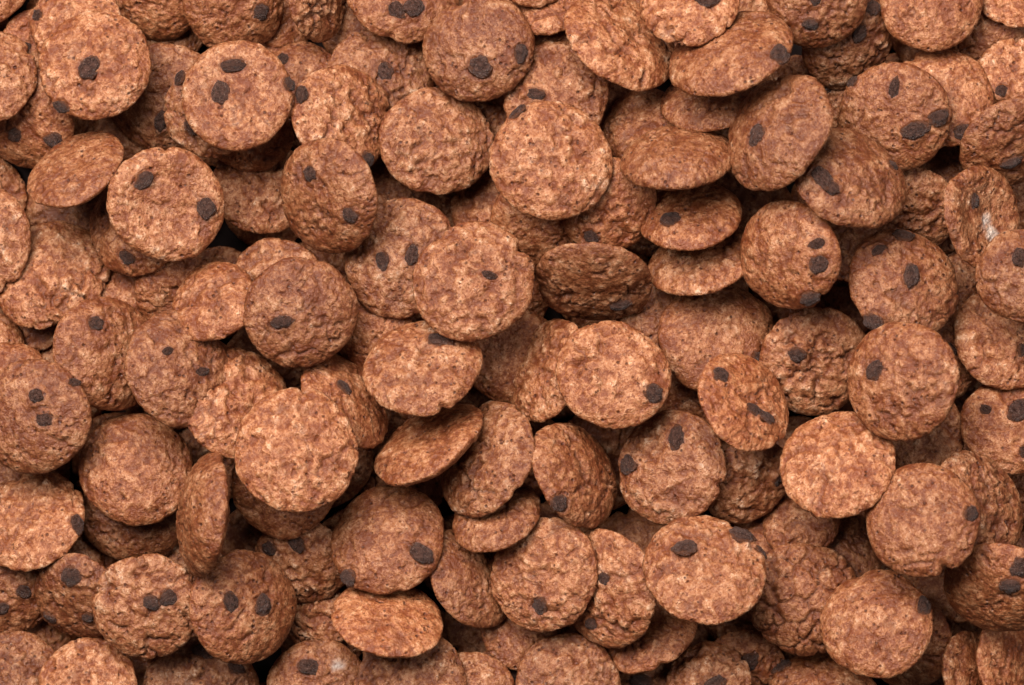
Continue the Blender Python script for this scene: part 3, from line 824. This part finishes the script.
     'crackled oval chipless cookie leaning right, below centre'),
    (-50.26, 33.45, 12.2, 6.99, (-0.046, 0.263, 0.964), (-0.973, 0.206, -0.103), 'l',
     [(0.02, 0.16, 1.44, 1.12, -116), (0.38, 0.88, 0.96, 1.12, -152)],
     'big lumpy cookie at upper left with one dark chip at its centre'),
    (26.03, 34.17, 19.49, 7.61, (-0.33, 0.707, 0.625), (-0.061, 0.645, -0.762), 's',
     [(-0.53, -0.76, 1.2, 1.12, -32)],
     'large oval tilted cookie at upper right of centre, chip at its right tip'),
    (27.72, -7.22, 17.19, 6.57, (0.544, 0.425, 0.724), (0.789, -0.554, -0.268), 'f',
     [(-0.67, 0.13, 1.08, 1.12, -180), (0.14, -0.14, 0.84, 1.4, -14), (0.42, -0.12, 1.08, 1.4, 2)],
     'pale oval cookie with a round chip and a fused double chip, right of centre'),
    (-10.21, -12.09, 14.23, 7.2, (-0.435, 0.779, 0.452), (-0.138, 0.438, -0.888), 'f',
     [],
     'thin flat-faced cookie slanting up to the right below the pale lumpy central one'),
    (38.8, -14.46, 18.84, 7.26, (-0.253, 0.501, 0.828), (-0.392, -0.835, 0.385), 'l',
     [],
     'large lumpy chipless cookie at right of centre, below the smooth pale oval disc'),
    (21.22, 40.6, 17.86, 6.2, (-0.202, 0.474, 0.857), (-0.795, 0.432, -0.426), 'c',
     [(-0.39, -0.1, 1.32, 1.4, -144)],
     'cracked cookie cut by the top edge right of centre, chip at the edge'),
    (-10.65, -2.96, 16.24, 7.18, (-0.052, 0.591, 0.805), (0.91, -0.305, 0.282), 'l',
     [(0.13, 0.46, 1.32, 1.4, 16)],
     'pale lumpy cookie at centre with a dark chip near its upper rim'),
    (61.18, 7.91, 18.77, 5.95, (-0.251, 0.145, 0.957), (0.91, -0.303, 0.284), 's',
     [(-0.18, 0.26, 1.08, 1.12, 125)],
     'cookie cut by the right edge with one chip, overlapping the dished white-flecked one'),
    (-36.26, -20.6, 17.11, 7.52, (-0.943, 0.133, 0.304), (0.33, 0.279, 0.902), 'd',
     [],
     'cookie standing almost on edge at lower left, tall and narrow'),
    (-14.82, -23.79, 12.49, 6.99, (-0.109, 0.418, 0.902), (0.992, -0.01, 0.124), 's',
     [(0.59, -0.33, 1.44, 1.4, -25), (-0.64, -0.72, 1.32, 1.2, 4)],
     'smooth domed cookie below centre left with two chips at its lower corners'),
    (22.98, -27.09, 18.64, 7.38, (-0.046, 0.531, 0.846), (-0.799, -0.528, 0.288), 'l',
     [(0.09, -0.39, 1.44, 1.3, 160), (-0.8, -0.08, 1.44, 1.2, 143), (-0.95, 0.32, 0.84, 1.12, 151)],
     'lumpy wide cookie at lower right of centre with two big chips along its top'),
    (43.48, -33.62, 16.94, 6.81, (-0.231, 0.4, 0.887), (0.891, 0.453, 0.028), 's',
     [(0.87, -0.15, 1.08, 1.6, 50)],
     'smooth wrinkled dome at lower right with one chip at its right rim'),
    (11.98, -4.01, 15.51, 6.83, (0.0, 0.269, 0.963), (-1.0, 0.019, -0.005), 'c',
     [(-0.71, 0.37, 1.2, 1.2, 152)],
     'cracked round disc right of centre with one chip at its lower right rim'),
    (46.33, -4.56, 21.23, 7.23, (-0.474, 0.084, 0.877), (0.845, 0.325, 0.426), 's',
     [(-0.3, 0.27, 1.2, 1.2, 31)],
     'smooth pale oval disc at right with one chip on its left'),
    (4.66, 21.82, 16.32, 7.41, (-0.016, 0.183, 0.983), (-0.954, -0.297, 0.04), 'l',
     [(0.27, -0.92, 1.08, 1.4, -158)],
     'largest pale lumpy disc at upper centre lying on top of its neighbours'),
    (-25.65, -12.76, 19.99, 7.48, (0.0, 0.257, 0.966), (0.395, 0.888, -0.236), 'l',
     [],
     'big pale lumpy chipless disc with a broken lower rim, left of centre'),
    (-4.42, 7.35, 16.49, 7.29, (-0.032, 0.182, 0.983), (-0.672, 0.724, -0.156), 'l',
     [(-0.12, -0.21, 0.72, 1.8, -152)],
     'lumpy central disc with swirled ridges and a half-buried chip'),
]
BURIED = [
    (5.5, -25.28, 0.99, 5.78, (0.045, 0.033, 0.998), (-0.778, 0.628, 0.015)),
    (63.72, 37.07, 0.96, 5.73, (-0.042, 0.007, 0.999), (0.87, 0.492, 0.033)),
    (-43.42, 39.2, 1.11, 6.03, (-0.059, 0.032, 0.998), (0.955, -0.289, 0.065)),
    (-0.65, 50.36, 1.02, 6.03, (-0.044, -0.023, 0.999), (-0.603, -0.796, -0.044)),
    (23.67, 27.05, 1, 5.84, (0.028, 0.049, 0.998), (-0.902, -0.429, 0.046)),
    (17.08, 38.73, 1.12, 6.47, (0.005, -0.003, 1.0), (-0.848, -0.53, 0.003)),
    (5.16, -46.03, 1.08, 6.16, (0.063, 0.032, 0.998), (-0.948, -0.309, 0.07)),
    (44.95, 49.75, 1.05, 6.4, (0.005, 0.021, 1.0), (-0.869, -0.495, 0.015)),
    (-48.41, 50.41, 0.99, 5.74, (0.017, -0.057, 0.998), (0.505, 0.862, 0.041)),
    (-6.67, 37.99, 1.65, 6.56, (-0.172, 0.116, 0.978), (0.391, -0.904, 0.176)),
    (45.88, -15.4, 1.09, 6.29, (0.015, 0.017, 1.0), (-0.961, -0.277, 0.019)),
    (34.65, -15.05, 1.72, 6.09, (-0.11, 0.028, 0.993), (-0.813, 0.572, -0.107)),
    (-18.63, 18.23, 1.11, 5.99, (0.067, -0.029, 0.997), (-0.692, 0.719, 0.067)),
    (-64.6, -25.33, 0.98, 5.68, (0.055, 0.026, 0.998), (-0.388, -0.92, 0.045)),
    (-42.47, 17.53, 1.11, 6.39, (-0.033, -0.054, 0.998), (0.782, 0.621, 0.059)),
    (27.71, 38.66, 1.92, 6.62, (0.25, -0.07, 0.966), (0.854, -0.454, -0.255)),
    (-55.42, -4.9, 1.11, 6.24, (-0.014, -0.041, 0.999), (0.004, 0.999, 0.041)),
    (-72.73, -37.27, 0.99, 5.74, (-0.009, 0.0, 1.0), (0.581, -0.814, 0.006)),
    (-67.91, 39.26, 1.01, 6.05, (-0.025, -0.03, 0.999), (0.961, 0.274, 0.032)),
    (-13.46, -15.3, 1.07, 6.42, (-0.034, 0.018, 0.999), (0.354, 0.935, -0.005)),
    (-24.53, 6.69, 0.98, 5.86, (0.032, -0.022, 0.999), (0.879, -0.475, -0.039)),
    (-66.53, -46.68, 1.54, 6.61, (-0.034, -0.144, 0.989), (0.473, 0.87, 0.143)),
    (-16.72, -46.09, 0.96, 5.73, (0.032, 0.026, 0.999), (-0.988, -0.148, 0.035)),
    (-36, 6.08, 1.32, 5.73, (-0.172, -0.042, 0.984), (-0.911, 0.386, -0.143)),
    (-48.14, 27.43, 1.39, 5.9, (-0.039, 0.18, 0.983), (-0.602, 0.781, -0.167)),
    (33.52, 28.67, 1.91, 6.62, (0.217, -0.141, 0.966), (-0.013, -0.99, -0.142)),
    (-37.18, -35.07, 1.11, 5.67, (0.082, -0.051, 0.995), (0.352, -0.933, -0.077)),
    (-72.23, -14.72, 1.16, 5.72, (0.113, -0.008, 0.994), (0.192, -0.981, -0.03)),
    (21.38, -15.64, 1.04, 6.4, (-0.009, 0.013, 1.0), (0.688, -0.725, 0.016)),
    (-12.36, 28.38, 2.06, 5.83, (-0.138, -0.164, 0.977), (-0.955, 0.283, -0.088)),
    (-12.55, -37.2, 1.75, 5.92, (0.16, 0.083, 0.984), (-0.986, -0.041, 0.164)),
    (-29.98, -47.58, 0.99, 5.74, (0.012, 0.062, 0.998), (0.642, 0.765, -0.055)),
    (-5.87, -47.08, 2.48, 6.37, (-0.055, -0.05, 0.997), (0.944, 0.321, 0.068)),
    (22.68, -36.55, 1.19, 6.5, (0.078, -0.042, 0.996), (0.683, 0.73, -0.023)),
    (-59.27, -37.2, 2.25, 6.09, (0.325, 0.135, 0.936), (-0.603, 0.792, 0.095)),
    (-37.38, -14.31, 1.04, 5.86, (-0.043, -0.063, 0.997), (-0.193, 0.98, 0.053)),
    (46.39, -35.69, 1, 6.11, (-0.018, 0.003, 1.0), (-0.487, 0.873, -0.012)),
    (-60.03, 50.29, 1.38, 6.4, (-0.115, 0.1, 0.988), (-0.03, 0.994, -0.105)),
    (-41.93, -46.61, 1.05, 6.1, (-0.014, 0.057, 0.998), (0.028, -0.998, 0.057)),
    (5.03, -3.41, 0.99, 5.74, (-0.048, 0.041, 0.998), (0.756, -0.652, 0.063)),
    (57.88, 28.08, 1.71, 6.56, (-0.003, -0.156, 0.988), (-0.37, 0.918, 0.144)),
    (63.82, -27.05, 1.46, 6.5, (0.015, -0.155, 0.988), (-0.018, 0.988, 0.155)),
    (40.38, -48.29, 0.96, 5.67, (-0.047, -0.006, 0.999), (-0.923, 0.382, -0.041)),
    (-30.13, -2.92, 1.82, 6, (0.077, -0.166, 0.983), (0.913, -0.385, -0.137)),
    (-17.36, -5.48, 1.89, 6.59, (-0.178, 0.184, 0.967), (-0.249, -0.959, 0.136)),
    (56.85, -36.9, 1.91, 6.28, (0.146, -0.054, 0.988), (0.673, 0.738, -0.059)),
    (46.6, 7.02, 1.16, 5.99, (-0.068, -0.063, 0.996), (-0.333, -0.939, -0.082)),
    (70.07, -36.85, 1.39, 6.37, (0.1, -0.122, 0.988), (0.821, -0.551, -0.151)),
    (-31.08, 39.43, 1.85, 6.48, (0.012, -0.078, 0.997), (0.836, 0.548, 0.033)),
    (11.11, 7.42, 1.04, 6.33, (0.022, 0.002, 1.0), (0.924, -0.383, -0.019)),
    (62.7, 18.99, 1.93, 6.6, (0.081, -0.185, 0.979), (0.863, -0.479, -0.162)),
    (17.93, -3.78, 1.31, 6.15, (-0.123, 0.052, 0.991), (0.907, 0.411, 0.09)),
    (-22.86, -14.37, 3.24, 5.89, (-0.075, -0.149, 0.986), (-0.965, 0.26, -0.034)),
    (16.95, 16.68, 1.48, 6.29, (0.126, 0.108, 0.986), (-0.075, -0.99, 0.118)),
    (-70.94, 29.04, 1.44, 5.97, (-0.035, -0.18, 0.983), (0.999, -0.023, 0.031)),
    (-71.58, 49.25, 1.54, 5.9, (-0.14, 0.17, 0.975), (0.367, -0.906, 0.21)),
    (71.17, 27.41, 1.66, 5.72, (0.116, 0.233, 0.966), (0.217, -0.955, 0.204)),
    (-54.61, -46.37, 2.75, 6.36, (0.198, -0.15, 0.969), (0.978, -0.038, -0.206)),
    (69.23, -13.96, 0.98, 5.84, (0.02, 0.034, 0.999), (-0.956, 0.293, 0.009)),
    (-23.1, 28.56, 1.97, 5.83, (-0.115, 0.096, 0.989), (0.933, -0.33, 0.141)),
    (0.47, -13.75, 1.3, 5.98, (-0.078, -0.135, 0.988), (0.928, -0.371, 0.023)),
    (-6.69, -4, 2.44, 5.91, (0.385, -0.084, 0.919), (-0.639, 0.695, 0.331)),
    (47.02, 29.7, 1.91, 5.86, (-0.305, 0.0, 0.952), (-0.936, 0.181, -0.3)),
    (-36.22, 27.43, 1.53, 5.78, (0.03, 0.134, 0.99), (-0.755, 0.653, -0.065)),
    (35.53, 6.34, 1.4, 6.12, (-0.103, 0.035, 0.994), (0.637, 0.77, 0.039)),
    (41.01, -26.39, 2.1, 6.25, (-0.213, 0.108, 0.971), (0.011, -0.994, 0.113)),
    (21.73, 49.93, 1.2, 6.03, (0.077, 0.097, 0.992), (-0.468, -0.875, 0.122)),
    (33.04, 50.61, 1.64, 5.84, (-0.008, 0.078, 0.997), (0.126, 0.989, -0.076)),
    (39.93, -3.13, 3.1, 6.09, (0.008, -0.004, 1.0), (-0.174, 0.985, 0.006)),
    (11.28, -36.49, 2.2, 6.16, (-0.159, 0.221, 0.962), (0.046, -0.972, 0.231)),
    (40.57, 16.75, 1.7, 6.31, (-0.037, 0.156, 0.987), (-0.44, 0.884, -0.156)),
    (-11.9, 6.04, 3.18, 6.38, (-0.005, 0.276, 0.961), (0.389, 0.886, -0.252)),
    (29.61, -25.62, 1.62, 6.31, (-0.148, -0.156, 0.977), (-0.314, -0.929, -0.196)),
    (-6.66, 17.66, 0.94, 5.75, (0.018, -0.004, 1.0), (-0.286, 0.958, 0.009)),
    (-29.96, 17.36, 1.39, 5.82, (-0.134, -0.009, 0.991), (0.968, 0.212, 0.132)),
    (-18.59, -25.77, 1.26, 5.71, (-0.057, -0.094, 0.994), (-0.881, -0.464, -0.095)),
    (15.75, -26.51, 2.63, 6.54, (0.008, 0.149, 0.989), (-0.578, 0.807, -0.117)),
    (-53.58, -25.7, 1.92, 6.43, (0.204, 0.169, 0.964), (-0.818, -0.511, 0.263)),
    (-1.62, 6.54, 3.98, 6.42, (0.208, 0.02, 0.978), (-0.264, -0.962, 0.075)),
    (10.86, -14.4, 3.16, 6.55, (0.062, -0.13, 0.99), (0.979, -0.186, -0.086)),
    (-0.63, 28.96, 2.86, 5.92, (0.114, -0.22, 0.969), (-0.009, 0.975, 0.222)),
    (33.86, -35.11, 2.8, 6.24, (-0.076, -0.119, 0.99), (0.996, -0.061, 0.069)),
    (-48.28, -14.73, 1.64, 6.13, (-0.094, -0.015, 0.995), (-0.786, -0.612, -0.083)),
    (-48.73, 7.05, 1.04, 5.7, (0.024, 0.085, 0.996), (0.95, -0.311, 0.004)),
    (-60.19, -14.98, 2.12, 6.28, (-0.021, 0.021, 1.0), (-0.991, -0.131, -0.018)),
    (-29.67, -25.45, 2.25, 6.56, (-0.022, -0.219, 0.976), (-0.294, -0.931, -0.215)),
    (11.02, 48.8, 2.73, 6.41, (-0.077, -0.141, 0.987), (-0.473, 0.877, 0.089)),
    (-67.49, -4.97, 1.69, 6.2, (-0.008, 0.136, 0.991), (0.976, 0.218, -0.022)),
    (-54.09, 15.95, 1.47, 6.35, (-0.137, 0.109, 0.984), (0.884, 0.463, 0.072)),
    (-23.63, -35.59, 1.96, 5.79, (-0.225, -0.219, 0.949), (-0.508, 0.858, 0.077)),
    (52.94, -26.45, 3.26, 5.66, (-0.047, 0.014, 0.999), (0.98, 0.193, 0.044)),
    (4.64, 38.66, 4.19, 6.6, (-0.011, 0.185, 0.983), (-0.917, 0.389, -0.084)),
    (58.12, 8.22, 2.28, 6.42, (0.034, -0.151, 0.988), (-0.263, -0.955, -0.137)),
    (57.24, 49.3, 1.27, 6.45, (0.086, 0.081, 0.993), (0.028, 0.996, -0.084)),
    (-53.9, 38.65, 1.62, 6.4, (-0.142, -0.152, 0.978), (0.797, -0.603, 0.022)),
    (51.06, 16.88, 3.91, 6.39, (-0.09, 0.113, 0.99), (0.833, 0.553, 0.013)),
    (-71.9, 7.29, 1.12, 6.37, (0.06, -0.035, 0.998), (0.983, 0.175, -0.053)),
    (23.03, 7.22, 3.22, 6.19, (-0.065, -0.001, 0.998), (0.985, 0.159, 0.064)),
    (41.71, 40.04, 2.21, 6.22, (-0.109, -0.104, 0.989), (-0.663, -0.733, -0.15)),
    (28.6, -3.54, 4.1, 6.44, (-0.048, -0.168, 0.985), (0.555, 0.815, 0.166)),
    (52.9, 38.48, 3.87, 6.53, (0.139, 0.053, 0.989), (-0.509, 0.861, 0.026)),
    (53.53, -4.11, 1.01, 5.98, (-0.047, -0.017, 0.999), (0.855, 0.517, 0.049)),
    (10.5, 27.99, 5.01, 6.15, (0.089, -0.118, 0.989), (-0.451, -0.89, -0.066)),
    (6.15, 16.63, 3.53, 6.42, (-0.216, -0.179, 0.96), (-0.708, -0.648, -0.28)),
    (16.57, -47.85, 1.84, 6.52, (0.028, -0.181, 0.983), (-0.061, 0.981, 0.183)),
    (52.25, -45.23, 2.88, 5.72, (-0.009, -0.207, 0.978), (0.955, -0.293, -0.053)),
    (-2.15, -34.66, 1.72, 6.35, (0.165, 0.168, 0.972), (-0.616, -0.752, 0.234)),
    (-42.37, -25.26, 2.41, 6.05, (-0.048, 0.028, 0.998), (0.994, 0.096, 0.045)),
    (65.04, -4.26, 1.48, 5.71, (-0.109, 0.08, 0.991), (0.91, 0.41, 0.067)),
    (-65.95, 17.57, 1.59, 6.52, (0.0, 0.145, 0.989), (-0.352, -0.926, 0.136)),
    (-17.53, 39.44, 1.7, 6.37, (-0.141, 0.13, 0.981), (0.214, -0.964, 0.159)),
    (-24.79, 50.06, 1.35, 5.92, (0.104, 0.124, 0.987), (0.435, 0.887, -0.157)),
    (28.38, 16.29, 3.48, 6.04, (0.197, 0.176, 0.965), (0.595, -0.803, 0.025)),
    (70.28, 49.69, 1.26, 6.64, (0.06, -0.085, 0.995), (0.04, 0.996, 0.083)),
    (-46.1, -37.57, 4.35, 6.51, (0.04, -0.153, 0.987), (-0.815, 0.567, 0.121)),
    (69.03, 6.19, 2.32, 5.68, (0.185, 0.094, 0.978), (-0.982, -0.022, 0.188)),
    (28.69, -47.28, 1.94, 6.24, (0.119, 0.09, 0.989), (-0.931, 0.357, 0.08)),
    (-12.11, 49.16, 1.94, 5.84, (-0.029, 0.312, 0.95), (-0.24, -0.924, 0.296)),
    (-5.62, -26.29, 2.42, 5.86, (0.009, 0.293, 0.956), (0.678, -0.704, 0.209)),
    (-59.73, 27.52, 1.37, 5.72, (0.143, 0.104, 0.984), (-0.409, 0.912, -0.037)),
    (-36.05, 48.27, 2.39, 5.78, (-0.161, 0.236, 0.958), (0.907, -0.347, 0.238)),
    (-59.58, 4.57, 1.99, 6.21, (-0.215, 0.207, 0.954), (0.815, 0.576, 0.059)),
    (57.84, -14.87, 1.48, 5.83, (-0.022, -0.048, 0.999), (0.998, -0.064, 0.019)),
    (63.38, -45.38, 3.47, 6.1, (0.127, 0.052, 0.99), (0.933, 0.332, -0.138)),
    (-42.76, -4.91, 1.96, 5.94, (0.183, 0.221, 0.958), (-0.982, -0.003, 0.188)),
]

FLECKS = {'dished cookie near the right edge with a white sugary fleck inside': ((1, 0),),
          'bottom edge cookie with one wide chip and a white fleck, left of centre': ((0, 1),)}

PALER = ('thin flat-faced', 'smooth slanted oval', 'flat oval tilted', 'dished cookie with', 'smaller upright slab')
nchip = 0
for k, (x, y, z, R, n, e, style, chips, label) in enumerate(COOKIES):
    fl = ()
    if label in FLECKS:
        E = Vector(e); Nn = Vector(n); F = Nn.cross(E)
        right = (E.x, F.x); up = (E.y, F.y)              # world x and y seen from the piece
        if 'dished' in label:
            fl = ((0.12 * right[0] - 0.08 * up[0], 0.12 * right[1] - 0.08 * up[1], 0.17),
                  (0.28 * right[0] - 0.30 * up[0], 0.28 * right[1] - 0.30 * up[1], 0.16))
        else:
            fl = ((0.42 * right[0] + 0.42 * up[0], 0.42 * right[1] + 0.42 * up[1], 0.15),)
    me, face = cookie_mesh("cookie", R, style, 101 + 23 * k, fl, chips)
    o = bpy.data.objects.new("cookie", None if chips else me)
    col.objects.link(o)
    placed(o, x, y, z, n, e)
    body = o
    if chips:
        o.empty_display_size = 0.004
        body = bpy.data.objects.new("baked_body", me)
        col.objects.link(body)
        body.parent = o
    bake = 1.32 if label.startswith("pale oval") else 1.2 if "pale" in label or label.startswith(PALER) else 0.9 if "reddish" in label or "brown" in label else 1.0
    body.color = (bake, bake, bake, 1)
    o["label"] = label
    o["category"] = "cookie"
    o["group"] = "chocolate chip cookie pieces heaped in the pile"
    for (u, v, cr, stretch, ang) in chips:
        d = np.hypot(face[:, 0] - u * R, face[:, 1] - v * R)
        near = np.argsort(d)[:24]
        p = face[near].mean(0)
        c0 = face[near] - p
        nv = np.linalg.svd(c0)[2][2]
        if nv[2] < 0:
            nv = -nv
        nv = Vector(nv)
        c = bpy.data.objects.new("chocolate_chip", CHIPS[nchip % len(CHIPS)])
        nchip += 1
        col.objects.link(c)
        c.parent = o
        t = math.radians(ang)
        ex = Vector((math.cos(t), math.sin(t), 0))
        ex = (ex - nv * ex.dot(nv)).normalized()
        m = Matrix((ex * (0.98 * cr * math.sqrt(stretch)), nv.cross(ex) * (0.98 * cr / math.sqrt(stretch)), nv * cr)).transposed() * MM
        m = m.to_4x4()
        m.translation = (Vector(p) + nv * (-0.02 * cr)) * MM
        c.matrix_local = m

BASE = [cookie_mesh("cookie", 6.0, 'slsc'[k % 4], 5001 + 31 * k)[0] for k in range(6)]
for k, (x, y, z, R, n, e) in enumerate(BURIED):
    o = bpy.data.objects.new("cookie", BASE[k % len(BASE)])
    col.objects.link(o)
    placed(o, x, y, z, n, e)
    o.scale = (R / 6.0,) * 3
    o["label"] = "cookie buried at the bottom of the pile, glimpsed only through the dark gaps"
    o["category"] = "cookie"
    o["group"] = "cookies buried at the bottom of the pile"
